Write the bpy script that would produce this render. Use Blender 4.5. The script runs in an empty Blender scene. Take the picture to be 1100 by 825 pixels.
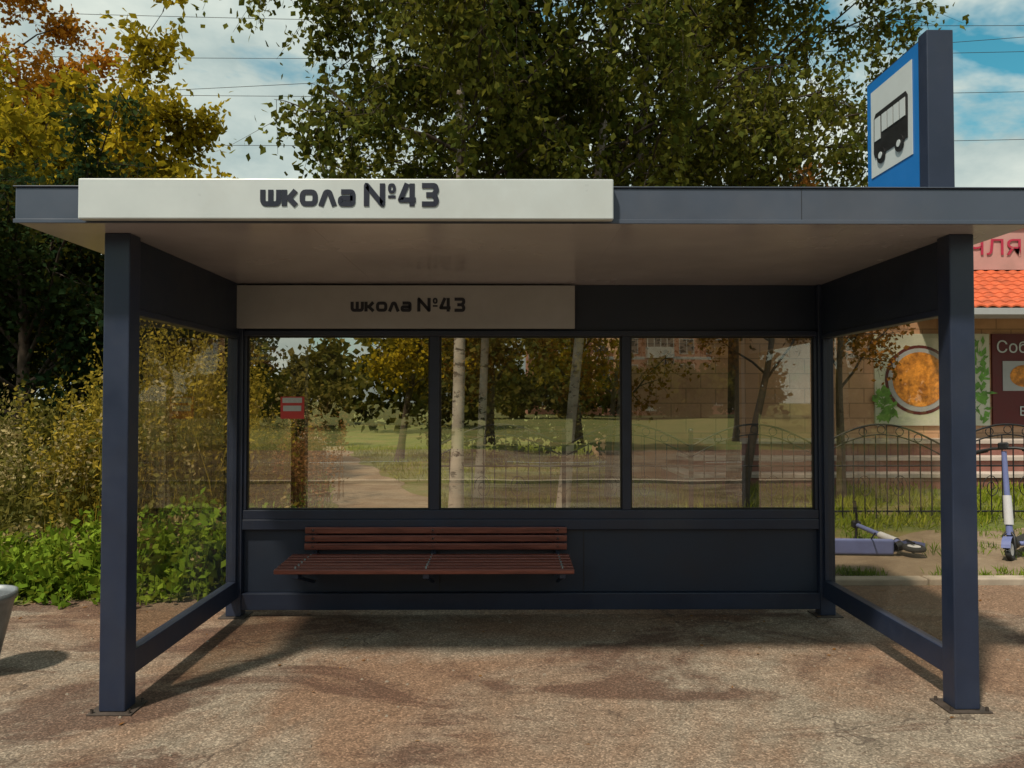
import bpy, math, random
import numpy as np
from mathutils import Vector
random.seed(5); RNG=np.random.default_rng(7)
S=bpy.context.scene; COL=S.collection
S.view_settings.view_transform='Standard'; S.view_settings.look='None'; S.view_settings.exposure=0

# ---------------------------------------------------------------- materials
def nm(name):
    m=bpy.data.materials.new(name); m.use_nodes=True
    nt=m.node_tree; b=nt.nodes['Principled BSDF']; return m,nt,b
def N(nt,t,**k):
    n=nt.nodes.new(t)
    for a,v in k.items(): setattr(n,a,v)
    return n
def noise(nt,scale,detail=4,rough=.6,vec=None,dist=0):
    n=N(nt,'ShaderNodeTexNoise'); n.inputs['Scale'].default_value=scale; n.inputs['Detail'].default_value=min(detail,6)
    n.inputs['Roughness'].default_value=rough; n.inputs['Distortion'].default_value=dist
    if vec: nt.links.new(vec,n.inputs['Vector'])
    return n.outputs['Fac']
def ramp(nt,fac,stops):
    r=N(nt,'ShaderNodeValToRGB'); e=r.color_ramp.elements
    while len(e)<len(stops): e.new(.5)
    for el,(p,c) in zip(e,stops):
        el.position=p; el.color=(c[0],c[1],c[2],1) if hasattr(c,'__len__') else (c,c,c,1)
    nt.links.new(fac,r.inputs[0]); return r.outputs[0]
def mix(nt,fac,a,b,mode='MIX'):
    m=N(nt,'ShaderNodeMix',data_type='RGBA',blend_type=mode)
    for s,v in ((m.inputs[0],fac),(m.inputs[6],a),(m.inputs[7],b)):
        if isinstance(v,(int,float)): s.default_value=v
        elif isinstance(v,tuple): s.default_value=(*v,1)[:4]
        else: nt.links.new(v,s)
    return m.outputs[2]
def objco(nt,swap=False,scale=None):
    t=N(nt,'ShaderNodeTexCoord').outputs['Object']
    if swap:
        s=N(nt,'ShaderNodeSeparateXYZ'); c=N(nt,'ShaderNodeCombineXYZ'); nt.links.new(t,s.inputs[0])
        nt.links.new(s.outputs[0],c.inputs[0]); nt.links.new(s.outputs[2],c.inputs[1]); t=c.outputs[0]
    if scale:
        m=N(nt,'ShaderNodeMapping'); m.inputs['Scale'].default_value=scale; nt.links.new(t,m.inputs[0]); t=m.outputs[0]
    return t
def bump(nt,b,h,strength=.3,dist=.01):
    n=N(nt,'ShaderNodeBump'); n.inputs['Strength'].default_value=strength; n.inputs['Distance'].default_value=dist
    nt.links.new(h,n.inputs['Height']); nt.links.new(n.outputs[0],b.inputs['Normal'])
def simple(name,c,rough=.6,metal=0,var=.25,scale=4,bs=.1,dirt=None,dirtamt=.4):
    m,nt,b=nm(name); co=objco(nt)
    f=noise(nt,scale,4,.65,co)
    a=tuple(x*(1-var) for x in c); d=tuple(min(1,x*(1+var)) for x in c)
    col=ramp(nt,f,[(.3,a),(.7,d)])
    if dirt:
        g=noise(nt,scale*.45,6,.7,co); gm=ramp(nt,g,[(.48,0),(.72,dirtamt)])
        col=mix(nt,gm,col,dirt)
    nt.links.new(col,b.inputs['Base Color']); b.inputs['Metallic'].default_value=metal
    rr=ramp(nt,f,[(.3,max(0,rough-.1)),(.7,min(1,rough+.12))]); nt.links.new(rr,b.inputs['Roughness'])
    if bs: bump(nt,b,noise(nt,scale*12,3,.6,co),bs,.004)
    return m
def leafmat(name,dark,mid,light,cl=.9,trans=.35):
    m,nt,b=nm(name); out=nt.nodes['Material Output']; nt.nodes.remove(b)
    g=N(nt,'ShaderNodeNewGeometry'); co=objco(nt)
    r=ramp(nt,g.outputs['Random Per Island'],[(0,dark),(.5,mid),(1,light)])
    f=noise(nt,cl,1,.6,co); c2=ramp(nt,f,[(.35,dark),(.52,mid),(.7,light)])
    c=mix(nt,.5,r,c2)
    d=N(nt,'ShaderNodeBsdfDiffuse'); t=N(nt,'ShaderNodeBsdfTranslucent'); ms=N(nt,'ShaderNodeMixShader')
    nt.links.new(c,d.inputs[0]); nt.links.new(mix(nt,.4,c,(.28,.25,.025)),t.inputs[0])
    ms.inputs[0].default_value=trans; nt.links.new(d.outputs[0],ms.inputs[1]); nt.links.new(t.outputs[0],ms.inputs[2])
    nt.links.new(ms.outputs[0],out.inputs[0]); return m

M_dark=simple('painted_steel_dark',(.016,.025,.054),.40,0,.15,3,.05,(.06,.06,.065),.22)
M_panel=simple('painted_panel_dark',(.013,.022,.046),.5,0,.15,2,.05,(.05,.05,.055),.18)
M_fascia=simple('fascia_grey',(.060,.076,.112),.35,0,.12,2,.05,(.13,.12,.12),.25)
M_soffit=simple('soffit_grey',(.42,.41,.45),.20,0,.07,.8,0,(.30,.26,.25),.35)
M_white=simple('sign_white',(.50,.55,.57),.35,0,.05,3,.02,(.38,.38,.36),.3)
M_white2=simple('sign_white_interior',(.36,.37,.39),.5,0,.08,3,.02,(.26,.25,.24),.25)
M_letter=simple('letter_navy',(.012,.014,.03),.4,0,.1,3,0)
M_blue=simple('sign_blue',(.01,.15,.46),.35,0,.05,3,0)
M_black=simple('black_paint',(.012,.012,.014),.45,0,.2,5,.05)
M_iron=simple('wrought_iron',(.015,.015,.017),.5,.3,.3,8,0)
M_rust=simple('rusty_plate',(.055,.042,.035),.8,.2,.4,12,.3)
M_concrete=simple('concrete',(.36,.30,.24),.9,0,.25,3,.4,(.16,.12,.08),.6)
M_bin=simple('galvanised_steel',(.24,.26,.28),.45,.6,.25,6,.1,(.1,.08,.06),.4)
M_bark=simple('bark_brown',(.07,.05,.035),.9,0,.4,14,.5)
M_twig=simple('twig_brown',(.05,.035,.025),.9,0,.3,6,0)
M_rubber=simple('rubber',(.015,.015,.015),.8,0,.2,10,.1)
M_lav=simple('scooter_violet',(.13,.155,.33),.35,0,.1,6,0)
M_whitep=simple('white_plastic',(.5,.5,.53),.4,0,.06,6,0)
M_tile=simple('roof_tile_red',(.52,.095,.03),.6,0,.3,5,.1,(.2,.06,.03),.5)
M_pink=simple('plaster_pink',(.50,.27,.25),.8,0,.1,2,.2,(.3,.19,.16),.4)
M_redl=simple('letter_red',(.42,.02,.06),.4,0,.1,3,0)
M_maroon=simple('poster_maroon',(.10,.012,.014),.5,0,.1,3,0)
M_poster=simple('poster_cream',(.55,.55,.45),.5,0,.12,2,0,(.3,.45,.2),.6)
M_green=simple('poster_green',(.12,.28,.04),.5,0,.5,6,0)
M_stone=simple('stone_cap',(.44,.37,.33),.8,0,.2,3,.3)
M_redst=simple('stone_maroon',(.24,.10,.08),.8,0,.3,3,.3)
M_notice=simple('notice_red',(.55,.05,.045),.5,0,.1,3,0)
M_shadeglass=simple('window_dark',(.05,.06,.07),.1,0,.3,.5,0)
def birchmat():
    m,nt,b=nm('birch_bark'); co=objco(nt,scale=(4,4,9))
    f=noise(nt,1.5,5,.72,co); mk=ramp(nt,f,[(.55,(.42,.37,.31)),(.60,(.03,.025,.022))])
    nt.links.new(mix(nt,ramp(nt,noise(nt,1.5,4,.6,objco(nt)),[(.38,0),(.62,.8)]),mk,(.17,.135,.105)),b.inputs['Base Color']); b.inputs['Roughness'].default_value=.8
    return m
M_birch=birchmat()
def woodmat():
    m,nt,b=nm('bench_wood_stained'); f=noise(nt,3,6,.7,objco(nt,scale=(1,14,14)))
    nt.links.new(ramp(nt,f,[(.3,(.085,.022,.018)),(.55,(.20,.058,.042)),(.75,(.32,.11,.075))]),b.inputs['Base Color'])
    b.inputs['Roughness'].default_value=.32; bump(nt,b,f,.3,.003); return m
M_wood=woodmat()
def brickmat(name,c1,c2,mo,w,h,rough=.8):
    m,nt,b=nm(name); t=N(nt,'ShaderNodeTexBrick'); nt.links.new(objco(nt,True),t.inputs['Vector'])
    for k,v in (('Color1',c1),('Color2',c2),('Mortar',mo)): t.inputs[k].default_value=(*v,1)
    t.inputs['Scale'].default_value=1; t.inputs['Brick Width'].default_value=w; t.inputs['Row Height'].default_value=h; t.inputs['Mortar Size'].default_value=.012
    c=mix(nt,.35,t.outputs[0],ramp(nt,noise(nt,1.3,6,.7,objco(nt)),[(.3,tuple(x*.5 for x in c1)),(.7,tuple(x*1.2 for x in c2))]))
    nt.links.new(c,b.inputs['Base Color']); b.inputs['Roughness'].default_value=rough; bump(nt,b,t.outputs['Fac'],-.4,.01); return m
M_clad=brickmat('stone_cladding',(.52,.29,.17),(.58,.34,.21),(.26,.15,.09),.6,.3)
M_redbrick=brickmat('pink_brick',(.66,.24,.15),(.72,.28,.18),(.4,.25,.2),.5,.15)
M_whbrick=brickmat('white_brick',(.76,.72,.68),(.8,.76,.72),(.4,.37,.34),.5,.15)
def asphalt():
    m,nt,b=nm('old_asphalt'); co=objco(nt)
    fine=noise(nt,60,5,.8,co); med=noise(nt,5,6,.72,co); big=noise(nt,.5,6,.64,co,.6); big2=noise(nt,.8,6,.70,objco(nt,scale=(.55,1.3,1)),1.2)
    c=ramp(nt,med,[(.3,(.19,.155,.12)),(.7,(.34,.285,.225))])
    c=mix(nt,ramp(nt,big,[(.42,0),(.56,.85)]),c,(.235,.140,.090))
    c=mix(nt,ramp(nt,big2,[(.50,0),(.585,.75)]),c,(.10,.052,.037))
    v=N(nt,'ShaderNodeTexVoronoi'); v.inputs['Scale'].default_value=130; nt.links.new(co,v.inputs['Vector'])
    sp=N(nt,'ShaderNodeSeparateColor'); nt.links.new(v.outputs['Color'],sp.inputs[0])
    agg=ramp(nt,sp.outputs[0],[(.0,.48),(.8,1.05),(1,1.6)])
    c=mix(nt,1.0,c,agg,'MULTIPLY')
    c=mix(nt,ramp(nt,noise(nt,18,6,.85,co),[(.55,0),(.64,.7)]),c,(.11,.062,.04))
    ad=N(nt,'ShaderNodeVectorMath',operation='ADD'); nz=N(nt,'ShaderNodeTexNoise'); nz.inputs['Scale'].default_value=2.5; nz.inputs['Detail'].default_value=6; nt.links.new(co,nz.inputs['Vector'])
    scl=N(nt,'ShaderNodeVectorMath',operation='SCALE'); scl.inputs['Scale'].default_value=.7; nt.links.new(nz.outputs['Color'],scl.inputs[0])
    nt.links.new(co,ad.inputs[0]); nt.links.new(scl.outputs[0],ad.inputs[1])
    vc=N(nt,'ShaderNodeTexVoronoi',feature='DISTANCE_TO_EDGE'); vc.inputs['Scale'].default_value=.7; nt.links.new(ad.outputs[0],vc.inputs['Vector'])
    ck=ramp(nt,vc.outputs['Distance'],[(0,1),(.008,0)]); mk=ramp(nt,noise(nt,.8,2,.5,co),[(.48,0),(.56,.75)])
    cr=mix(nt,1.0,ck,mk,'MULTIPLY'); c=mix(nt,cr,c,(.05,.035,.03))
    nt.links.new(c,b.inputs['Base Color']); b.inputs['Roughness'].default_value=.93; b.inputs['Specular IOR Level'].default_value=.25
    h=mix(nt,.5,mix(nt,.5,fine,med),sp.outputs[0]); bump(nt,b,h,.9,.02); return m
M_asph=asphalt()
def groundmat(name,cs,sc):
    m,nt,b=nm(name); co=objco(nt)
    c=ramp(nt,noise(nt,sc,6,.7,co,.5),cs); c=mix(nt,.3,c,ramp(nt,noise(nt,30,5,.8,co),[(.35,(.02,.018,.01)),(.7,(.2,.17,.09))]))
    nt.links.new(c,b.inputs['Base Color']); b.inputs['Roughness'].default_value=1; bump(nt,b,noise(nt,18,5,.8,co),.8,.05); return m
M_ground=groundmat('grassy_soil',[(.35,(.08,.12,.014)),(.5,(.16,.19,.028)),(.62,(.24,.19,.06))],.7)
M_dirt=groundmat('bare_dirt',[(.35,(.24,.165,.11)),(.5,(.32,.23,.155)),(.65,(.42,.32,.22))],1.2)
def glassmat(name,base,dirt):
    m,nt,b=nm(name); out=nt.nodes['Material Output']; nt.nodes.remove(b)
    tr=N(nt,'ShaderNodeBsdfTransparent'); tr.inputs[0].default_value=(.88,.84,.76,1)
    gl=N(nt,'ShaderNodeBsdfGlossy'); gl.inputs['Roughness'].default_value=.004; gl.inputs['Color'].default_value=(1,.95,.88,1)
    g=N(nt,'ShaderNodeNewGeometry'); dt=N(nt,'ShaderNodeVectorMath',operation='DOT_PRODUCT'); nt.links.new(g.outputs['Incoming'],dt.inputs[0]); nt.links.new(g.outputs['Normal'],dt.inputs[1])
    def M(op,a,bv=None,cl=False):
        q=N(nt,'ShaderNodeMath',operation=op); q.use_clamp=cl
        for i,v in enumerate((a,bv)):
            if v is None: continue
            if isinstance(v,(int,float)): q.inputs[i].default_value=v
            else: nt.links.new(v,q.inputs[i])
        return q.outputs[0]
    c=M('ABSOLUTE',dt.outputs['Value']); f=M('POWER',M('SUBTRACT',1.0,c),4.0); f=M('ADD',M('MULTIPLY',f,1-base),base,True)
    ms=N(nt,'ShaderNodeMixShader'); nt.links.new(f,ms.inputs[0]); nt.links.new(tr.outputs[0],ms.inputs[1]); nt.links.new(gl.outputs[0],ms.inputs[2])
    df=N(nt,'ShaderNodeBsdfDiffuse'); df.inputs[0].default_value=(.45,.4,.33,1)
    m3=N(nt,'ShaderNodeMixShader'); nt.links.new(ramp(nt,noise(nt,2.5,5,.7,objco(nt,scale=(1,1,.4))),[(.4,.0),(.75,dirt)]),m3.inputs[0])
    nt.links.new(ms.outputs[0],m3.inputs[1]); nt.links.new(df.outputs[0],m3.inputs[2]); nt.links.new(m3.outputs[0],out.inputs[0])
    wv=N(nt,'ShaderNodeBump'); wv.inputs['Strength'].default_value=.05; wv.inputs['Distance'].default_value=.02
    nt.links.new(noise(nt,1.3,1,.4,objco(nt)),wv.inputs['Height']); nt.links.new(wv.outputs[0],gl.inputs['Normal'])
    return m
M_glass=glassmat('shelter_glass',.31,.05)
M_glass2=glassmat('side_glass',.11,.10)

L_birch=leafmat('birch_leaves',(.018,.032,.009),(.072,.092,.019),(.21,.205,.04),.8)
L_yel=leafmat('yellowing_leaves',(.13,.11,.010),(.38,.28,.015),(.56,.40,.03),.6)
L_orange=leafmat('orange_leaves',(.24,.09,.012),(.52,.19,.02),(.62,.29,.035),.8)
L_dark=leafmat('dark_leaves',(.007,.018,.010),(.018,.038,.016),(.045,.07,.022),.7,.2)
L_far=leafmat('far_leaves',(.028,.038,.012),(.075,.075,.018),(.18,.13,.03),.12,.2)
L_red=leafmat('reddish_leaves',(.08,.045,.014),(.22,.085,.02),(.32,.14,.03),1.1)
L_weed=leafmat('weed_leaves',(.06,.11,.014),(.15,.24,.022),(.27,.35,.04),1.5)
L_weed2=leafmat('weed_leaves_dull',(.055,.065,.016),(.14,.13,.032),(.25,.21,.055),1.2)
L_dry=leafmat('dry_plumes',(.18,.13,.05),(.34,.26,.11),(.50,.42,.22),2)
L_gold=leafmat('gold_weed',(.13,.11,.018),(.31,.225,.03),(.46,.34,.055),1.4)
L_brown=leafmat('dry_brown',(.14,.06,.022),(.26,.12,.045),(.36,.2,.08),2)
L_grass=leafmat('grass_blades',(.10,.15,.016),(.22,.28,.026),(.38,.36,.06),1.5)

# ---------------------------------------------------------------- mesh helpers
def link(o,p=None):
    COL.objects.link(o)
    if p: o.parent=p
    return o
def empty(name,loc=(0,0,0)):
    e=bpy.data.objects.new(name,None); e.empty_display_size=.2; COL.objects.link(e); return e
class MB:
    def __init__(s): s.V=[];s.F=[];s.M=[];s.n=0;s.sm=[]
    def add(s,v,f,mi=0,smooth=False):
        v=np.asarray(v,float).reshape(-1,3); f=np.asarray(f,int).reshape(-1,4)
        s.V.append(v); s.F.append(f+s.n); s.M.append(np.full(len(f),mi)); s.sm.append(np.full(len(f),smooth)); s.n+=len(v)
    def tube(s,P,R,k=6,mi=0,cap=False):
        P=np.asarray(P,float); n=len(P); R=np.broadcast_to(R,(n,))
        T=np.gradient(P,axis=0); T/= (np.linalg.norm(T,axis=1,keepdims=True)+1e-9)
        ref=np.array([0,0,1.]) if abs(T[:,2]).mean()<.8 else np.array([1.,0,0])
        U=np.cross(T,ref); U/=(np.linalg.norm(U,axis=1,keepdims=True)+1e-9); W=np.cross(T,U)
        a=np.arange(k)*2*np.pi/k
        V=P[:,None,:]+R[:,None,None]*(U[:,None,:]*np.cos(a)[None,:,None]+W[:,None,:]*np.sin(a)[None,:,None])
        i=np.arange(n-1)[:,None]*k; j=np.arange(k)[None,:]; j2=(j+1)%k
        F=np.stack([i+j,i+j2,i+k+j2,i+k+j],-1)
        s.add(V,F,mi,True)
    def leaves(s,P,size,asp=.32,mi=0,down=0.,up=0.,rng=RNG):
        P=np.asarray(P); n=len(P); 
        if n==0: return
        u=rng.normal(size=(n,3)); u[:,2]+=up-down; u/=np.linalg.norm(u,axis=1,keepdims=True)
        w=rng.normal(size=(n,3)); v=np.cross(u,w); v/=(np.linalg.norm(v,axis=1,keepdims=True)+1e-9)
        nn=np.cross(u,v); sz=(np.broadcast_to(size,(n,))*rng.uniform(.6,1.3,n))[:,None]
        V=np.stack([P,P+u*sz*.45+v*sz*asp,P+u*sz+nn*sz*.12,P+u*sz*.45-v*sz*asp],1)
        F=np.arange(n*4).reshape(-1,4); s.add(V,F,mi)
    def box(s,x0,x1,y0,y1,z0,z1,mi=0):
        v=[(x,y,z) for z in (z0,z1) for y in (y0,y1) for x in (x0,x1)]
        s.add(v,[(0,2,3,1),(4,5,7,6),(0,1,5,4),(2,6,7,3),(0,4,6,2),(1,3,7,5)],mi)
    def build(s,name,mats,parent=None):
        V=np.concatenate(s.V); F=np.concatenate(s.F); M=np.concatenate(s.M); sm=np.concatenate(s.sm)
        me=bpy.data.meshes.new(name); me.vertices.add(len(V)); me.vertices.foreach_set('co',V.ravel())
        me.loops.add(len(F)*4); me.loops.foreach_set('vertex_index',F.ravel().astype(np.int32))
        me.polygons.add(len(F)); me.polygons.foreach_set('loop_start',(np.arange(len(F))*4).astype(np.int32))
        me.polygons.foreach_set('material_index',M.astype(np.int32)); me.polygons.foreach_set('use_smooth',sm.astype(bool))
        me.update(calc_edges=True); me.validate()
        for m in mats: me.materials.append(m)
        return link(bpy.data.objects.new(name,me),parent)
def box(name,x0,x1,y0,y1,z0,z1,mat,parent=None,bev=.004):
    b=MB(); b.box(x0,x1,y0,y1,z0,z1); o=b.build(name,[mat],parent)
    if bev:
        m=o.modifiers.new('b','BEVEL'); m.width=bev; m.segments=2
    return o
def poly(name,pts,mat,parent=None,extr=None):
    me=bpy.data.meshes.new(name); n=len(pts)
    if extr is None: me.from_pydata(pts,[],[tuple(range(n))])
    else:
        q=[tuple(np.array(p)+np.array(extr)) for p in pts]
        me.from_pydata(list(pts)+q,[],[tuple(range(n)),tuple(range(2*n-1,n-1,-1))]+[(i,(i+1)%n,n+(i+1)%n,n+i)[::-1] for i in range(n)])
    me.materials.append(mat); me.update(); return link(bpy.data.objects.new(name,me),parent)
def circ(cx,cz,r,n=32,sx=1): return [(cx+r*sx*math.cos(2*math.pi*i/n),cz+r*math.sin(2*math.pi*i/n)) for i in range(n)]

# ---------------------------------------------------------------- ground
poly('ground',[(-700,-700,0),(700,-700,0),(700,700,0),(-700,700,0)],M_ground)
pts=[(-60,-3.2,.004),(60,-3.2,.004)]
xs=np.linspace(60,-60,600)
for x in xs:
    w=.10*math.sin(x*1.7)+.07*math.sin(x*5.3+1)+.04*math.sin(x*13+2)
    yy=6.26 if x>2.6 else 6.0+w
    if x<-2.2: yy=5.72+w
    pts.append((x,yy,.004))
poly('asphalt_pavement',pts,M_asph)
poly('road',[(-120,-12.5,.004),(120,-12.5,.004),(120,-3.4,.004),(-120,-3.4,.004)],M_asph)
mk=MB()
for i in range(-20,20): mk.add([(i*5,-8.06,.008),(i*5+2.5,-8.06,.008),(i*5+2.5,-7.94,.008),(i*5,-7.94,.008)],[(0,1,2,3)])
mk.build('road_marking',[M_white])
box('kerb',-60,60,-3.4,-3.2,0,.06,M_concrete)
kb=MB()
for i in range(24): 
    x=2.55+i*1.0; kb.box(x,x+.985,6.27,6.40,-.05,.05+random.uniform(-.012,.012))
o=kb.build('kerb',[M_concrete]); mm=o.modifiers.new('b','BEVEL'); mm.width=.012; mm.segments=2
pts=[(2.5,6.38,.004),(40,6.38,.004)]+[(x,8.7+.3*math.sin(x*1.3)+.15*math.sin(x*4.1),.004) for x in np.linspace(40,2.5,120)]
poly('dirt_verge',pts,M_dirt)
L=[(-2.0,5.9),(-2.3,8),(-2.5,10.6),(-3.3,14),(-4.9,19),(-6.6,25),(-8.6,31),(-12,40)]
R=[(.3,5.9),(-.35,8),(-.95,10.6),(-2.0,14),(-3.7,19),(-5.5,25),(-7.7,31),(-11,40)]
def dens(A):
    A=np.array(A); t=np.linspace(0,len(A)-1,80); return np.stack([np.interp(t,range(len(A)),A[:,i]) for i in (0,1)],1)
Ld,Rd=dens(L),dens(R)
Ld[:,0]+=.12*np.sin(Ld[:,1]*3)+RNG.normal(0,.04,80); Rd[:,0]+=.12*np.sin(Rd[:,1]*2.3)+RNG.normal(0,.04,80)
p=MB(); V=np.zeros((160,3)); V[0::2,:2]=Ld; V[1::2,:2]=Rd; V[:,2]=.008
p.add(V,[(2*i,2*i+1,2*i+3,2*i+2) for i in range(79)]); p.build('dirt_path',[M_dirt])

# ---------------------------------------------------------------- bus shelter
sh=empty('bus_shelter')
FY=3.73
for nme,x0,x1 in (('front_post_left',-2.02,-1.89),('front_post_right',2.23,2.355)):
    box(nme,x0,x1,FY,FY+.11,.012,2.392,M_dark,sh,.006)
    box(nme+'_base_plate',x0-.045,x1+.045,FY-.03,FY+.15,.004,.012,M_rust,sh,.002)
    b=MB()
    for dx in (x0-.026,x1+.026):
        for dy in (FY-.012,FY+.125): b.tube([(dx,dy,.012),(dx,dy,.03)],[.008,.008],8)
    b.build(nme+'_bolts',[M_rust],sh)
for nme,x0,x1 in (('back_post_left',-2.01,-1.90),('back_post_right',2.245,2.355)):
    box(nme,x0,x1,5.36,5.46,.012,2.392,M_dark,sh,.005)
    box(nme+'_base_plate',x0-.04,x1+.04,5.32,5.50,.004,.012,M_rust,sh,.002)
for s,xc in (('left',-1.955),('right',2.295)):
    box('side_bottom_rail_'+s,xc-.03,xc+.03,FY+.11,5.36,.14,.265,M_dark,sh)
    box('side_top_panel_'+s,xc-.022,xc+.022,FY+.11,5.36,2.03,2.392,M_panel,sh)
    box('side_top_rail_'+s,xc-.032,xc+.032,FY+.11,5.36,1.995,2.03,M_dark,sh)
    box('side_stile_back_'+s,xc-.026,xc+.026,5.33,5.36,.265,1.995,M_dark,sh)
    poly('side_glass_'+s,[(xc,FY+.11,.265),(xc,5.33,.265),(xc,5.33,1.995),(xc,FY+.11,1.995)],M_glass2,sh)
xl,xr=-1.90,2.245
box('back_top_panel',xl,xr,5.40,5.44,2.058,2.392,M_panel,sh)
box('back_header_rail',xl,xr,5.375,5.445,2.018,2.058,M_dark,sh)
box('back_mid_rail_upper',xl,xr,5.372,5.445,.70,.765,M_dark,sh)
box('back_mid_rail_lower',xl,xr,5.365,5.450,.625,.70,M_dark,sh,.006)
box('back_lower_panel',xl,xr,5.41,5.43,.172,.625,M_panel,sh)
box('back_bottom_rail',xl,xr,5.365,5.45,.055,.172,M_dark,sh)
ml=[(-.56,-.49),(.83,.89)]
for i,(a,b_) in enumerate(ml): box('mullion_%d'%i,a,b_,5.377,5.443,.765,2.018,M_dark,sh)
box('stile_left',xl,xl+.022,5.38,5.44,.765,2.018,M_dark,sh); box('stile_right',xr-.022,xr,5.38,5.44,.765,2.018,M_dark,sh)
for i,(a,b_) in enumerate([(xl+.022,-.56),(-.49,.83),(.89,xr-.022)]):
    poly('window_glass_%d'%i,[(a,5.41,.765),(b_,5.41,.765),(b_,5.41,2.018),(a,5.41,2.018)],M_glass,sh)
    g=MB()
    for (u0,u1,w0,w1) in ((a,a+.012,.765,2.018),(b_-.012,b_,.765,2.018),(a+.012,b_-.012,.765,.777),(a+.012,b_-.012,2.006,2.018)): g.box(u0,u1,5.398,5.408,w0,w1)
    g.build('window_gasket_%d'%i,[M_black],sh)
for i,x in enumerate((-.49,.55)): box('panel_seam_%d'%i,x,x+.004,5.407,5.41,.175,.62,M_black,sh,0)
RX0,RX1,RY0,RY1=-2.33,2.53,3.52,5.75
box('roof',RX0,RX1,RY0,RY1,2.402,2.562,M_fascia,sh,.008)
box('roof_soffit',RX0+.012,RX1-.012,RY0+.012,RY1-.012,2.392,2.402,M_soffit,sh,0)
box('roof_drip_edge',RX0-.004,RX1+.004,RY0-.006,RY0,2.39,2.41,M_fascia,sh,.002)
box('roof_cap',RX0-.006,RX1+.006,RY0-.007,RY1+.007,2.562,2.568,M_fascia,sh,.002)
box('fascia_joint',1.40,1.402,RY0-.0015,RY0,2.41,2.56,M_black,sh,0)
for i,x in enumerate((-.95,.55,1.65)): box('soffit_joint_%d'%i,x,x+.002,RY0+.05,RY1-.05,2.391,2.392,M_soffit,sh,0)
box('front_name_board',-2.0,.497,3.462,3.506,2.397,2.588,M_white,sh,.006)
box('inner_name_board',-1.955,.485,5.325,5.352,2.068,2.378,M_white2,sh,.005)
def rounded(pts,r,closed):
    out=[]; n=len(pts)
    for i,p in enumerate(pts):
        if not closed and i in (0,n-1): out.append(p); continue
        a=Vector(pts[i-1]);b=Vector(p);c=Vector(pts[(i+1)%n]); da=(a-b);dc=(c-b); ra=min(r,da.length*.45); rc=min(r,dc.length*.45)
        A=b+da.normalized()*ra;C=b+dc.normalized()*rc
        for t in (0,.25,.5,.75,1): out.append(tuple((1-t)**2*A+2*t*(1-t)*b+t*t*C))
    return out
def strip(mb,pts,w,closed,M,y,th):
    P=np.array(pts,float); n=len(P)
    keep=[0]+[i for i in range(1,n) if np.linalg.norm(P[i]-P[i-1])>1e-5]; P=P[keep]; n=len(P)
    O=[]
    for i in range(n):
        a=P[(i-1)%n] if (closed or i>0) else None; c=P[(i+1)%n] if (closed or i<n-1) else None
        d1=(P[i]-a) if a is not None else (c-P[i]); d2=(c-P[i]) if c is not None else d1
        d1=d1/np.linalg.norm(d1); d2=d2/np.linalg.norm(d2)
        n1=np.array([-d1[1],d1[0]]);n2=np.array([-d2[1],d2[0]]); m=n1+n2; m/=max(np.linalg.norm(m),1e-6)
        O.append(m*w/2/max(m@n1,.35))
    O=np.array(O); A=P+O;B=P-O
    def tr(q,yy): return (M[0]+q[0]*M[2],yy,M[1]+q[1]*M[2])
    V=[]; 
    for i in range(n): V+= [tr(A[i],y-th),tr(B[i],y-th),tr(A[i],y),tr(B[i],y)]
    F=[]
    rng=range(n) if closed else range(n-1)
    for i in rng:
        a=4*i;b=4*((i+1)%n); F+=[(a,b,b+1,a+1),(a,a+2,b+2,b),(a+1,b+1,b+3,a+3)]
    if not closed: F+=[(0,1,3,2),(4*n-4,4*n-2,4*n-1,4*n-3)]
    mb.add(V,F)
def sign_text(name,x,z,h,y,par,total):
    glyph=[(1.3,[([(0,1),(0,.13),(1.3,.13),(1.3,1)],0,.28),([(.65,1),(.65,.13)],0,0)]),
     (1.0,[([(0,0),(0,1)],0,0),([(0,.5),(.4,.5),(.92,.96)],0,.1),([(.36,.5),(.95,.04)],0,0)]),
     (1.05,[([(0,.14),(1.05,.14),(1.05,.86),(0,.86)],1,.3)]),
     (1.15,[([(0,0),(.42,.86),(.70,.86),(1.12,0)],0,.12)]),
     (1.0,[([(.05,.87),(1.0,.87),(1.0,.13),(0,.13),(0,.48),(1.0,.48)],0,.18)]),
     (.20,[]),
     (1.35,[([(0,0),(0,1.30),(1.3,.10),(1.3,1.4)],0,.08)]),
     (.5,[([(.06,.88),(.46,.88),(.46,1.32),(.06,1.32)],1,.18),([(-.04,.58),(.56,.58)],0,0)]),
     (1.3,[([(.95,0),(.95,1.4)],0,0),([(1.25,.38),(0,.38),(.55,1.4)],0,.05)]),
     (1.2,[([(0,1.27),(1.1,1.27),(1.2,.98),(.95,.70),(1.2,.42),(1.1,.13),(0,.13)],0,.15),([(.35,.70),(1.0,.70)],0,0)])]
    sw=.32; gap=.46; W=sum(g[0]+gap for g in glyph)-gap; 
    mb=MB(); cx=0; k=0; sc=h/1.4; sx=total/W
    for adv,st in glyph:
        for pts,cl,r in st:
            q=rounded(pts,r,cl) if r else pts
            q=[((cx+a)*sx/sc,b) for a,b in q]
            strip(mb,q,.17 if adv==.5 else sw,cl,(x,z,sc),y,.003+.0004*(k%5)); k+=1
        cx+=adv+gap
    return mb.build(name,[M_letter],par)
sign_text('front_lettering',-1.14,2.458,.106,3.462,sh,.81)
sign_text('inner_lettering',-1.11,2.188,.098,5.325,sh,.80)
box('glass_notice',-1.64,-1.47,5.402,5.406,1.42,1.58,M_notice,sh,0)
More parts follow.
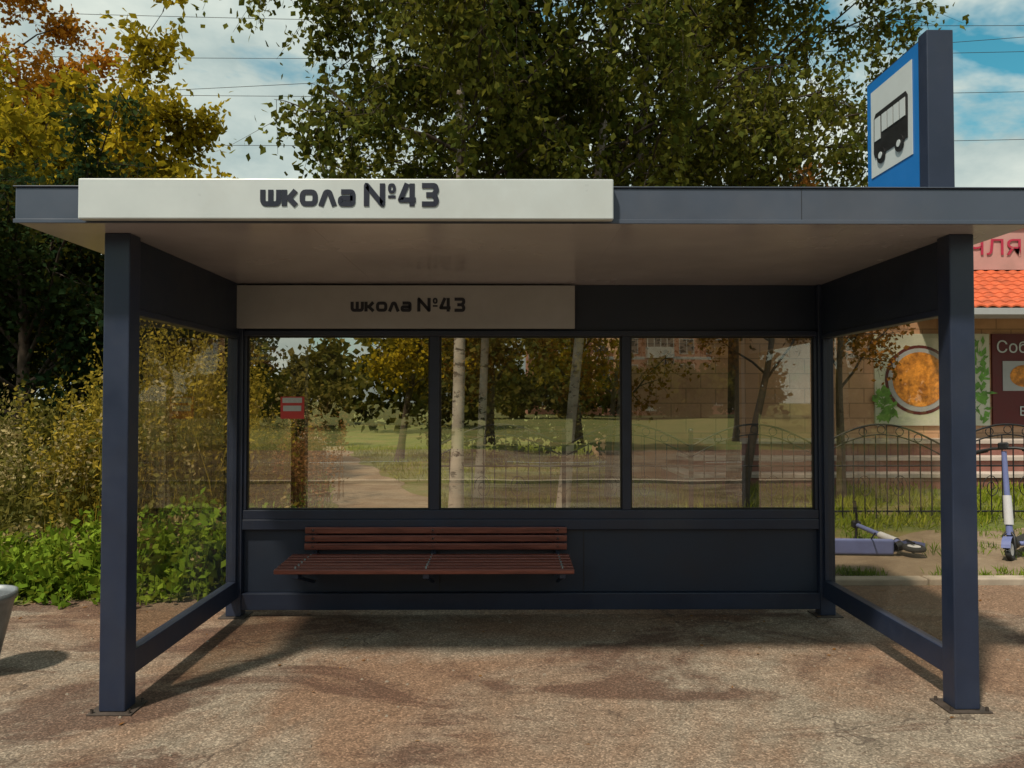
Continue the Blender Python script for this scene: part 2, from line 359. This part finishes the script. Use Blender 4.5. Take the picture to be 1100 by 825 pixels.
box('glass_notice_top',-1.625,-1.485,5.399,5.4015,1.535,1.572,M_white,sh,0); box('glass_notice_mid',-1.62,-1.49,5.399,5.4015,1.475,1.515,M_white,sh,0)

bs=empty('bus_stop_sign')
box('pylon_front',2.055,2.185,3.60,3.68,2.572,3.37,M_dark,bs,.004)
box('panel_body',2.06,2.18,3.68,4.22,2.572,3.355,M_dark,bs,.004)
def px(name,pts,x,m,e=.003): return poly(name,[(x,y,z) for y,z in pts],m,bs,(-e,0,0))
px('blue_face',[(3.684,2.60),(4.21,2.60),(4.21,3.345),(3.684,3.345)],2.06,M_blue)
px('white_field',[(3.735,2.80),(4.16,2.80),(4.16,3.285),(3.735,3.285)],2.056,M_white)
px('bus_icon_body',[(3.775,2.90),(4.11,2.90),(4.125,2.93),(4.12,3.12),(4.10,3.145),(3.79,3.145),(3.772,3.12)],2.052,M_black)
for i in range(4): px('bus_icon_window_%d'%i,[(3.79+i*.062,3.02),(3.842+i*.062,3.02),(3.842+i*.062,3.115),(3.79+i*.062,3.115)],2.048,M_white)
px('bus_icon_windscreen',[(4.045,2.99),(4.108,2.99),(4.105,3.115),(4.045,3.115)],2.048,M_white)
for i,c in enumerate((3.85,4.04)):
    px('bus_icon_wheel_%d'%i,circ(c,2.895,.043),2.047,M_black); px('bus_icon_hub_%d'%i,circ(c,2.895,.018),2.043,M_white)

# ---------------------------------------------------------------- bench
bn=empty('park_bench')
ys=np.linspace(4.86,5.24,6)
for i,y in enumerate(ys):
    z=.425+.012*i/5; box('seat_slat_%d'%i,-1.515,.436,y,y+.058,z,z+.032,M_wood,bn,.006)
for i,z in enumerate((.492,.548,.604)):
    box('back_slat_%d'%i,-1.44,.425,5.318+.008*i,5.345+.008*i,z,z+.045,M_wood,bn,.006)
for i,x in enumerate((-1.38,-.53,.36)):
    box('bracket_arm_%d'%i,x-.02,x+.02,4.88,5.355,.392,.423,M_dark,bn,.003)
    box('bracket_upright_%d'%i,x-.018,x+.018,5.366,5.407,.30,.618,M_dark,bn,.002)
    b=MB(); b.tube([(x,4.93,.39),(x,5.36,.26)],[.012,.012],8); b.build('bracket_brace_%d'%i,[M_dark],bn)
    b=MB()
    for y in ys: b.tube([(x,y+.03,.45),(x,y+.03,.473+.0)],[.008,.006],8)
    for z in (.515,.57,.627): b.tube([(x,5.33,z),(x,5.312,z)],[.009,.007],8)
    b.build('bolts_%d'%i,[M_bin],bn)

# ---------------------------------------------------------------- litter bin
bn2=empty('litter_bin'); cx,cy=-2.995,4.25
b=MB(); k=28; prof=[(.10,.03),(.185,.42),(.198,.43),(.198,.465),(.185,.465),(.18,.43),(.09,.06)]
a=np.arange(k)*2*np.pi/k
V=np.array([[(cx+r*math.cos(t),cy+r*math.sin(t),z) for t in a] for r,z in prof])
F=[(i*k+j,i*k+(j+1)%k,(i+1)*k+(j+1)%k,(i+1)*k+j) for i in range(len(prof)-1) for j in range(k)]
b.add(V,F,0,True); b.build('bin_body',[M_bin],bn2)
b=MB(); b.tube([(cx,cy,0.0),(cx,cy,.03)],[.11,.11],24); b.tube([(cx,cy,.03),(cx,cy,.031)],[.11,.001],24); b.build('bin_foot',[M_dark],bn2)
poly('bin_bottom',[(cx+.09*math.cos(t),cy+.09*math.sin(t),.06) for t in a],M_dark,bn2)

# ---------------------------------------------------------------- fence
fe=empty('iron_fence'); FYy=9.5; per=1.62; x0=-.9
for i in range(11):
    xa=x0+i*per; xb=xa+per
    b=MB()
    b.box(xa-.025,xa+.025,FYy-.025,FYy+.025,0,1.12); b.tube([(xa,FYy,1.12),(xa,FYy,1.15),(xa,FYy,1.19),(xa,FYy,1.2)],[.02,.035,.03,.004],10)
    t=np.linspace(0,1,18); arc=lambda u: .98+.27*np.sin(np.pi*u)
    b.tube([(xa+.025+u*(per-.05),FYy,arc(u)) for u in t],.013,6)
    b.tube([(xa+.025+u*(per-.05),FYy,arc(u)-.13) for u in t],.009,6)
    for z in (.14,.72): b.tube([(xa+.025,FYy+.012,z),(xb-.025,FYy+.012,z)],.012,6)
    n=11
    for j in range(1,n):
        u=j/n; x=xa+.025+u*(per-.05); top=arc(u)-(.13 if j%2 else 0)
        b.tube([(x,FYy-.004,.05),(x,FYy-.004,top)],.008,6)
    for u in (.2,.35,.5,.65,.8):
        cxx=xa+.025+u*(per-.05); cz=arc(u)-.065; b.tube([(cxx+.05*math.cos(v),FYy-.01,cz+.05*math.sin(v)) for v in np.linspace(0,2*math.pi,14)],.006,5)
    for sg in (-1,1):
        v=np.linspace(0,3.6*math.pi,26); r=.11*(1-v/(4.2*math.pi)); cc=xa+per/2+sg*.22
        b.tube(np.stack([cc+sg*r*np.cos(v),np.full(26,FYy-.018),.45+1.5*r*np.sin(v)],1),.006,5)
    b.build('fence_panel_%d'%i,[M_iron],fe)

# ---------------------------------------------------------------- scooters
def scooter(loc,heading,lying=False):
    e=empty('electric_scooter')
    b=MB(); b.box(-.12,.62,-.08,.08,.12,.165); o=b.build('deck',[M_lav],e); m=o.modifiers.new('b','BEVEL'); m.width=.025; m.segments=3
    box('deck_grip',-.08,.55,-.06,.06,.1655,.170,M_rubber,e,0)
    for nme,x in (('front_wheel',-.30),('rear_wheel',.66)):
        b=MB(); b.tube([(x+.085*math.cos(v),0,.11+.085*math.sin(v)) for v in np.linspace(0,2*math.pi,25)],.026,8); b.build(nme,[M_rubber],e)
        b=MB(); b.tube([(x,-.02,.11),(x,.02,.11)],[.06,.06],16); b.tube([(x,-.02,.11),(x,-.021,.11)],[.06,.001],16); b.tube([(x,.02,.11),(x,.021,.11)],[.06,.001],16); b.build(nme+'_hub',[M_whitep],e)
    b=MB()
    v=np.linspace(.2,2.6,10); V=[];F=[]
    for t in v:
        for yy in (-.035,.035): V.append((.66+.125*math.cos(t),yy,.11+.125*math.sin(t)))
    F=[(2*i,2*i+1,2*i+3,2*i+2) for i in range(9)]; b.add(V,F); b.build('rear_mudguard',[M_black],e)
    V=[];b=MB()
    for t in v+.3:
        for yy in (-.04,.04): V.append((-.30+.125*math.cos(t),yy,.11+.125*math.sin(t)))
    b.add(V,F); b.build('front_mudguard',[M_lav],e)
    b=MB(); b.tube([(-.30,-.045,.11),(-.29,-.045,.24),(-.25,-.01,.28)],.012,8); b.tube([(-.30,.045,.11),(-.29,.045,.24),(-.25,.01,.28)],.012,8)
    b.tube([(-.12,0,.14),(-.19,0,.17),(-.235,0,.27)],[.05,.045,.035],10); b.build('fork',[M_black],e)
    b=MB(); b.tube([(-.25,0,.24),(-.235,0,.34),(-.17,0,.75),(-.125,0,1.05)],[.034,.03,.026,.024],12); b.build('stem',[M_lav],e)
    b=MB(); b.tube([(-.235,0,.34),(-.19,0,.62)],[.042,.038],12); b.build('battery_sleeve',[M_whitep],e)
    b=MB(); b.tube([(-.09,-.25,1.05),(-.12,-.1,1.08),(-.12,.1,1.08),(-.09,.25,1.05)],.014,8); b.build('handlebar',[M_black],e)
    b=MB(); b.tube([(-.08,-.27,1.045),(-.10,-.15,1.065)],.021,8); b.tube([(-.08,.27,1.045),(-.10,.15,1.065)],.021,8); b.build('grips',[M_rubber],e)
    b=MB(); b.box(-.17,-.08,-.04,.04,1.07,1.14); o=b.build('display',[M_black],e); m=o.modifiers.new('b','BEVEL'); m.width=.012
    b=MB(); b.tube([(.1,.08,.14),(.12,.17,.005)],.008,6); b.build('kickstand',[M_black],e)
    e.location=loc; e.rotation_euler=(math.radians(86) if lying else math.radians(-5),0,heading)
    return e
scooter((5.10,7.42,0),math.radians(42))
scooter((3.72,7.3,.085),math.radians(176),True)

# ---------------------------------------------------------------- shop building
sb=empty('shop_building'); BY=15.0; BX0,BX1=2.5,27
box('wall_lower',BX0,BX1,BY,BY+7,0,3.9,M_clad,sb,0)
box('wall_upper',BX0+.02,BX1-.02,BY+.15,BY+6.9,3.9,4.2,M_pink,sb,0)
box('parapet',8.0,BX1,BY-.05,BY+.3,4.2,5.05,M_pink,sb,0); box('parapet_cap',7.95,BX1+.05,BY-.1,BY+.35,5.05,5.13,M_stone,sb,0)
box('cornice',BX0-.1,BX1+.1,BY-.12,BY,3.82,3.98,M_stone,sb,.01)
b=MB(); nx=240; rows=9; W0,W1=8.25,26.0
X=np.linspace(W0,W1,nx*2)
for r in range(rows):
    ya=BY-.02-(r)*.155; yb=ya-.165; za=4.17-r*.10; zb=za-.115
    wv=.035*np.abs(np.sin(X*math.pi/.22))
    V=np.concatenate([np.stack([X,np.full_like(X,ya),za+wv],1),np.stack([X,np.full_like(X,yb),zb+wv+.03],1),np.stack([X,np.full_like(X,yb),zb+wv-.0],1)])
    n=len(X); F=[(i,n+i,n+i+1,i+1) for i in range(n-1)]+[(n+i,2*n+i,2*n+i+1,n+i+1) for i in range(n-1)]
    b.add(V,F)
b.build('tiled_awning',[M_tile],sb)
box('awning_fascia',W0,W1,BY-1.45,BY-1.38,3.13,3.25,M_white2,sb,.005)
poly('awning_end',[(W0,BY,4.15),(W0,BY-1.4,3.25),(W0,BY,3.25)],M_pink,sb,(.03,0,0))
box('awning_soffit',W0,W1,BY-1.38,BY-.13,3.2,3.24,M_white2,sb,0)
for i,(z0,z1,m) in enumerate([(0,.2,M_redst),(.2,.26,M_stone),(.26,.46,M_redst),(.46,.52,M_stone),(.52,.74,M_redst),(.74,.80,M_stone)]):
    d=1.9-.5*(i//2); box('porch_band_%d'%i,BX0+.6+(i//2)*.3,BX1,BY-d-(.04 if i%2 else 0),BY,z0,z1,m,sb,0)
py=BY-.05
box('food_poster',7.4,9.72,py,BY,1.05,2.9,M_poster,sb,0)
def disc(name,cx,cz,r,y,m,sx=1): return poly(name,[(x,y,z) for x,z in circ(cx,cz,r,36,sx)],m,sb,(0,-.004,0))
M_food=simple('food_orange',(.62,.24,.03),.6,0,.6,9,.3,(.2,.05,.01),.8)
disc('plate_rim',8.30,1.97,.70,py-.001,M_maroon); disc('plate',8.30,1.97,.64,py-.006,M_white2); disc('plate_food',8.30,1.98,.55,py-.011,M_food)
rr=random.Random(3)
b=MB(); b.leaves([(rr.uniform(7.45,7.75),py-.02,rr.uniform(1.15,1.7)) for _ in range(60)],.22,.3,0,0,.5); b.leaves([(rr.uniform(9.2,9.65),py-.02,rr.uniform(1.1,2.7)) for _ in range(110)],.22,.3,0,0,.8)
o=b.build('printed_greens',[M_green],sb)
for v in o.data.vertices: v.co.y=py-.004-.0001*(v.index%30)
box('menu_poster',9.78,14.2,py,BY,1.05,2.9,M_maroon,sb,0)
for i in range(4):
    box('menu_photo_%d'%i,9.98+i*1.05,10.85+i*1.05,py-.012,py,1.75,2.35,M_white2,sb,.0); disc('menu_dish_%d'%i,10.41+i*1.05,2.05,.22,py-.014,M_food,1.3)
def text(name,s,x,z,size,y,m,sx=1,off=0):
    c=bpy.data.curves.new(name,'FONT'); c.body=s; c.size=size; c.extrude=.004; c.offset=off
    o=link(bpy.data.objects.new(name,c),sb); o.location=(x,y,z); o.rotation_euler=(math.pi/2,0,0); o.scale=(sx,1,1); c.materials.append(m); return o
text('menu_heading','Собственное',9.85,2.52,.34,py-.008,M_white)
text('menu_sub','В продаже',10.3,1.25,.26,py-.008,M_white)
text('roof_letters','ЧЛЯР',9.28,4.50,.44,BY-.07,M_redl,1.25,.0)

# ---------------------------------------------------------------- apartment block behind the viewer (seen in reflections)
def block(name,X0,Y,nb,fl,z=0):
    e=empty(name); W=nb*3.2
    b=MB(); b.box(X0,X0+W,Y-12,Y,0,fl*2.9+1); b.build('walls',[M_redbrick],e)
    w=MB(); g=MB(); l=MB()
    for i in range(nb):
        for f in range(fl):
            x=X0+i*3.2; zz=.8+f*2.9
            if i%3==1:
                l.box(x+.1,x+3.1,Y,Y+1.1,zz-.3,zz+.9); g.box(x+.15,x+3.05,Y,Y+1.0,zz+.9,zz+2.3)
                for q in range(5): l.box(x+.1+q*.73,x+.18+q*.73,Y+1.0,Y+1.08,zz+.9,zz+2.3)
            else:
                w.box(x+.7,x+2.5,Y,Y+.06,zz+.2,zz+1.9); g.box(x+.8,x+1.55,Y+.06,Y+.08,zz+.3,zz+1.8); g.box(x+1.65,x+2.4,Y+.06,Y+.08,zz+.3,zz+1.8)
                if f: w.box(x,x+3.2,Y,Y+.05,zz-.45,zz-.1)
    w.build('window_frames',[M_whbrick],e); g.build('window_glass',[M_shadeglass],e); l.build('balconies',[M_whbrick],e)
    box('roof_parapet',X0-.2,X0+W+.2,Y-12.2,Y+.2,fl*2.9+1,fl*2.9+1.6,M_whbrick,e,0)
block('apartment_block',2.4,-72,8,9)

# ---------------------------------------------------------------- trees
def tree(name,base,H,cb,R,npri,nsec,ntw,nlf,ls,droop,lm,bark,r0,lean=(0,0),seed=1,elev=(25,60),sp=.07,flat=1.):
    rg=np.random.default_rng(seed); b=MB(); base=np.array([*base,0.])
    t=np.linspace(0,1,12); ph=rg.uniform(0,6,2)
    T=np.stack([base[0]+lean[0]*t+.12*np.sin(t*5+ph[0])*t,base[1]+lean[1]*t+.12*np.sin(t*4+ph[1])*t,H*t],1)
    rad=r0*(1-t)**.8+.012; rad[0]*=1.35
    b.tube(T,rad,10,0)
    LP=[]
    for i in range(npri):
        u=(i+rg.uniform(0,1))/npri; h=cb+(H*.97-cb)*u; st=np.array([np.interp(h/H,t,T[:,k]) for k in range(3)])
        prof=math.sqrt(max(.06,1-((u-.32)/.72)**2)); Lg=R*prof*rg.uniform(.65,1.12)
        az=i*2.399+rg.uniform(-.5,.5); el=math.radians(rg.uniform(*elev))
        d=np.array([math.cos(az),math.sin(az)*flat,math.tan(el)*.8]); d/=np.linalg.norm(d[:2])+1e-6
        s=np.linspace(0,1,6); P=st+np.outer(s,d)*Lg; P[:,2]-=droop*.35*Lg*s**2.2; P[1:]+=rg.normal(0,.04*Lg,(5,3))*.6
        rp=max(.010,np.interp(h/H,t,rad)*.36); b.tube(P,rp*(1-s)**.8+.005,6,2)
        for j in range(nsec):
            q=rg.uniform(.2,1)**.8; c=np.array([np.interp(q,s,P[:,k]) for k in range(3)])
            dd=rg.normal(size=3)*.7+np.array([d[0],d[1],.25])*.6/np.linalg.norm(d); dd/=np.linalg.norm(dd)
            l2=Lg*rg.uniform(.18,.42)*(1.15-.5*q)+.12; s2=np.linspace(0,1,4); Q=c+np.outer(s2,dd)*l2; Q[:,2]-=droop*.3*l2*s2**2
            b.tube(Q,.009*(1-s2)+.003,3,2)
            for k in range(ntw):
                q2=rg.uniform(.15,1); c2=np.array([np.interp(q2,s2,Q[:,m]) for m in range(3)])
                d3=rg.normal(size=3); d3[2]-=droop*2.2; d3/=np.linalg.norm(d3); l3=rg.uniform(.2,.6)*(1+droop*.7)*min(1,R/2)
                e=c2+d3*l3; b.tube([c2,e],[.0035,.002],3,2)
                w=rg.uniform(0.05,1.05,nlf)[:,None]; LP.append(c2+(e-c2)*w+rg.normal(0,sp,(nlf,3)))
    LP=np.concatenate(LP); b.leaves(LP,ls,.36,1,droop*.8,rng=rg)
    return b.build(name,[bark,lm,M_twig])
tree('birch_tree',(-.62,9.0),11.0,3.5,2.2,30,8,6,26,.090,.9,L_birch,M_birch,.070,(.1,.1),11)
tree('birch_tree',(-.42,10.9),12.5,3.4,2.6,30,8,6,21,.100,.9,L_birch,M_birch,.055,(.4,.3),12)
tree('birch_tree',(.75,10.2),12.0,3.3,2.9,30,8,6,22,.095,.9,L_birch,M_birch,.065,(1.2,.1),13)
tree('birch_tree',(1.72,11.6),12.0,3.4,3.1,30,8,6,22,.100,.8,L_birch,M_birch,.080,(.7,0),14)
tree('birch_tree',(3.7,12.2),10.5,3.9,2.5,28,8,6,20,.095,.9,L_birch,M_bark,.09,(.2,.2),15)
tree('apple_tree',(3.4,10.8),3.6,1.7,1.5,11,5,5,10,.08,.3,L_red,M_bark,.06,(.55,0),21,sp=.06)
tree('apple_tree',(5.1,11.4),4.0,1.7,1.2,10,5,5,9,.08,.3,L_red,M_bark,.06,(.1,0),22)
tree('apple_tree',(1.5,11.2),3.6,1.3,1.5,12,5,5,10,.08,.3,L_red,M_bark,.04,(.2,0),23)
tree('maple_tree',(-8.65,16),7.5,1.5,3.2,30,7,6,20,.16,.15,L_yel,M_bark,.16,(.3,0),31,sp=.13)
tree('maple_tree',(-12.0,17),8.2,1.5,2.9,24,7,6,18,.16,.15,L_yel,M_bark,.16,(-.3,0),32,sp=.13)
tree('aspen_tree',(-13.3,18.5),14.0,4.5,3.1,28,8,6,20,.14,.2,L_orange,M_bark,.18,(.2,0),33,sp=.12)
tree('alder_tree',(-7.7,11.8),4.6,.6,2.5,28,8,6,22,.11,.2,L_dark,M_bark,.12,(0,0),34,sp=.10)
tree('alder_tree',(-10.5,13.2),5.2,.6,2.8,28,8,6,20,.12,.2,L_dark,M_bark,.13,(0,0),35,sp=.11)
tree('alder_tree',(-5.9,14.5),4.4,.5,1.8,20,7,6,16,.12,.2,L_birch,M_bark,.10,(0,0),36,sp=.10)
tree('willow_tree',(-2.75,19),5.6,1.8,1.6,16,7,6,16,.12,.6,L_yel,M_bark,.09,(.9,0),37,sp=.09)
# street trees across the road (mirrored in the rear glazing)
tree('linden_tree',(-.6,-15.5),7.5,1.7,2.0,18,6,5,14,.22,.3,L_red,M_bark,.16,(.2,0),61,sp=.16)
tree('linden_tree',(2.6,-17),8,1.9,2.0,18,6,5,14,.22,.3,L_yel,M_bark,.16,(-.2,0),62,sp=.16)
tree('linden_tree',(8.6,-17),7,2.2,1.9,16,6,5,12,.22,.3,L_red,M_bark,.15,(.2,0),63,sp=.16)

def mass(name,segs,seed,size,mat):
    rg=np.random.default_rng(seed); b=MB()
    for (x0,x1,y,h,dep,n) in segs:
        x=x0
        while x<x1:
            hh=h*rg.uniform(.7,1.15); r=hh*rg.uniform(.32,.5); yy=y+rg.uniform(-dep,dep)
            m=int(n*r/2); 
            c=rg.normal(size=(14,3)); c/=np.linalg.norm(c,axis=1,keepdims=True); c*=rg.uniform(.3,.95,(14,1))
            P=c[rg.integers(0,14,m)]+rg.normal(0,.2,(m,3)); P*=np.array([r,r,hh*.52]); P+=np.array([x,yy,hh*.5]); P=P[P[:,2]>0]
            b.leaves(P,size,.4,0,rng=rg); x+=r*rg.uniform(.7,1.2)
    return b.build(name,[mat])
mass('distant_trees',[(-75,-16,48,9,4,1500),(-17,-2,50,4.8,3,1800),(-4,12,34,8,3,1800)],41,.5,L_far)
mass('roadside_trees',[(-50,-2,-34,8,3,800),(-2,24,-55,5,2,900),(26,60,-34,8,3,700)],42,.6,L_far)
mass('shrubs',[(-14,-4.2,10.8,1.8,.7,2600)],43,.085,L_weed2)
mass('shrubs',[(-1.2,2.3,18.5,3.4,1.0,3200),(-8,-5.5,26,3.0,1.0,2000)],44,.17,L_far)

def weeds(name,samples,hr,mats,seed,ls=.09,nl=26,plume=.5,w=.28):
    rg=np.random.default_rng(seed); b=MB()
    for (x,y) in samples:
        h=rg.uniform(*hr)*(1+.25*math.sin(x*1.9+y)); d=rg.normal(0,.12,2)*h
        s=np.linspace(0,1,4); P=np.stack([x+d[0]*s**1.5,y+d[1]*s**1.5,h*s],1); b.tube(P,.005*(1-s)+.002,3,0)
        q=rg.uniform(.12,.95,nl)[:,None]; c=np.array([x,y,0])+np.concatenate([d[0]*q**1.5,d[1]*q**1.5,h*q],1)
        c+=rg.normal(0,.03+.06*h*.5,(nl,3))*np.array([1,1,.3]); c[:,2]=np.abs(c[:,2]); b.leaves(c,ls*(1.2-.5*q[:,0]),w,0,0,.4,rng=rg)
        if rg.random()<plume:
            m=36; q=rg.uniform(.68,1.06,m)[:,None]; c=np.array([x,y,0])+np.concatenate([d[0]*q**1.5,d[1]*q**1.5,h*q],1)+rg.normal(0,.035,(m,3))
            b.leaves(c,.045,.35,1,0,.5,rng=rg)
    return b.build(name,mats)
U=lambda n,x0,x1,y0,y1,s:list(zip(np.random.default_rng(s).uniform(x0,x1,n),np.random.default_rng(s+1).uniform(y0,y1,n)))
weeds('tall_weeds',U(480,-10.5,-2.9,7.0,9.8,51),(.9,1.7),[L_weed2,L_dry],52,.095,26,.85)
weeds('goldenrod',U(190,-4.6,-2.75,7.3,9.4,53),(1.2,2.05),[L_gold,L_gold],54,.09,30,.9,.22)
weeds('green_weeds',U(620,-8.2,-2.15,5.85,7.1,55),(.22,.62),[L_weed,L_dry],56,.095,22,.12,.34)
weeds('green_weeds',U(120,-8,-2.15,5.65,5.95,57),(.08,.25),[L_weed,L_dry],58,.07,14,.05,.34)
weeds('dry_weeds',U(90,-3.5,-2.6,9.6,12,59),(.8,1.35),[L_brown,L_brown],60,.06,22,1.)
weeds('dry_weeds',U(50,-4.7,-3.5,12,15,61),(.8,1.4),[L_brown,L_dry],62,.06,20,1.)
def grass(name,P,h,seed,mat=L_grass):
    rg=np.random.default_rng(seed); b=MB(); P=np.column_stack([P,np.zeros(len(P))]); b.leaves(P,h,.06,0,0,2.2,rng=rg); return b.build(name,[mat])
rg=np.random.default_rng(70)
def clumps(n,k,x0,x1,y0,y1,sp):
    c=np.column_stack([rg.uniform(x0,x1,n),rg.uniform(y0,y1,n)]); return np.repeat(c,k,0)+rg.normal(0,sp,(n*k,2))
G=np.concatenate([clumps(420,36,-.9,14,8.8,14,.14),clumps(300,36,-12,-2.2,10,24,.25),clumps(260,36,-2.2,8,14,24,.25)])
pl=np.interp(G[:,1],[a[1] for a in L],[a[0] for a in L]); pr=np.interp(G[:,1],[a[1] for a in R],[a[0] for a in R])
G=G[~((G[:,0]>pl)&(G[:,0]<pr))]
G=G[~((G[:,0]>2.4)&(G[:,1]>13))]
grass('grass',G,.17,71)
E=np.concatenate([clumps(46,34,2.5,9,6.42,6.65,.05),clumps(26,30,-2,2.3,5.95,6.2,.07),clumps(60,26,-.6,9,7.4,9.4,.08)])
grass('grass',E,.085,72,L_weed)
M_pebble=simple('pebble',(.22,.18,.14),.9,0,.3,20,0)
b=MB()
for _ in range(700):
    x=rg.uniform(-6,6); y=rg.uniform(1.8,6.2); r=rg.uniform(.003,.009)*(1.4 if rg.random()<.06 else 1)
    v=np.array([(-1,-1,0),(1,-1,0),(1,1,0),(-1,1,0),(-.6,-.6,1),(.6,-.6,1),(.6,.6,1),(-.6,.6,1)])*r*rg.uniform(.6,1.2,(8,1)); v[:,2]=np.abs(v[:,2])*.7
    b.add(v+[x,y,.004],[(4,5,6,7),(0,1,5,4),(1,2,6,5),(2,3,7,6),(3,0,4,7)])
b.build('gravel',[M_pebble])
b=MB(); n=260; P=np.column_stack([rg.uniform(-6,6,n),6.3-np.abs(rg.normal(0,1.3,n)),np.full(n,.009)])
b.leaves(P,.033,.33,0,rng=rg); o=b.build('fallen_leaves',[L_brown])
co=np.empty(len(o.data.vertices)*3); o.data.vertices.foreach_get('co',co); co=co.reshape(-1,3); co[:,2]=.008+np.clip(np.abs(co[:,2]-.009)*.3,0,.01); o.data.vertices.foreach_set('co',co.ravel())

wr=empty('overhead_wires')
def wire(i,za,zb,y=20,sag=.5):
    t=np.linspace(-1,1,40); b=MB(); b.tube([(28*u,y,(za+zb)/2+(zb-za)/2*u-sag*(1-u*u)) for u in t],.008,4); b.build('cable_%d'%i,[M_black],wr)
for i,(a,c) in enumerate(((12.6,12.0),(11.2,11.6),(10.3,10.5),(9.4,12.9),(9.0,9.3))): wire(i,a,c,20+.15*i)
for i,x in enumerate((-28,28)):
    b=MB(); b.tube([(x,20.3,0),(x,20.3,13.2)],[.17,.11],12); b.box(x-.06,x+.06,19.6,21,12.3,12.42); b.build('pole_%d'%i,[M_concrete],wr)

# ---------------------------------------------------------------- world, sun, camera
sd=Vector((-.9,-1.25,2.5)).normalized(); el=math.asin(sd.z); az=math.atan2(sd.x,sd.y)
w=bpy.data.worlds.new('World'); S.world=w; w.use_nodes=True; nt=w.node_tree; bg=nt.nodes['Background']
sk=N(nt,'ShaderNodeTexSky',sky_type='NISHITA'); sk.sun_disc=False; sk.sun_elevation=el; sk.sun_rotation=az%(2*math.pi); sk.dust_density=.6; sk.ozone_density=1.0
tc=N(nt,'ShaderNodeTexCoord').outputs['Generated']
mp=N(nt,'ShaderNodeMapping'); mp.inputs['Scale'].default_value=(1,1,2.0); mp.inputs['Location'].default_value=(.35,.2,.0); nt.links.new(tc,mp.inputs[0])
c1=noise(nt,3.0,6,.60,mp.outputs[0],.3)
skc=mix(nt,1.0,sk.outputs[0],(.50,1.45,1.22),'MULTIPLY')
cm=ramp(nt,c1,[(.34,0),(.47,1)]); cc=ramp(nt,noise(nt,5,6,.6,mp.outputs[0]),[(.32,(4.2,5.3,5.2)),(.68,(8.0,8.6,7.7))])
nt.links.new(mix(nt,cm,skc,cc),bg.inputs[0]); bg.inputs[1].default_value=.098
sl=bpy.data.lights.new('sun','SUN'); sl.energy=4.7; sl.angle=math.radians(3.5); sl.color=(1,.89,.72)
so=link(bpy.data.objects.new('sun',sl)); so.rotation_euler=(-sd).to_track_quat('-Z','Y').to_euler()
cam=bpy.data.cameras.new('camera'); cam.lens=26.2; cam.sensor_width=36; cam.clip_end=2000; cam.clip_start=.05
co=link(bpy.data.objects.new('camera',cam)); co.location=(0,0,1.55); co.rotation_euler=(math.radians(91.29),0,math.radians(-.36)); S.camera=co
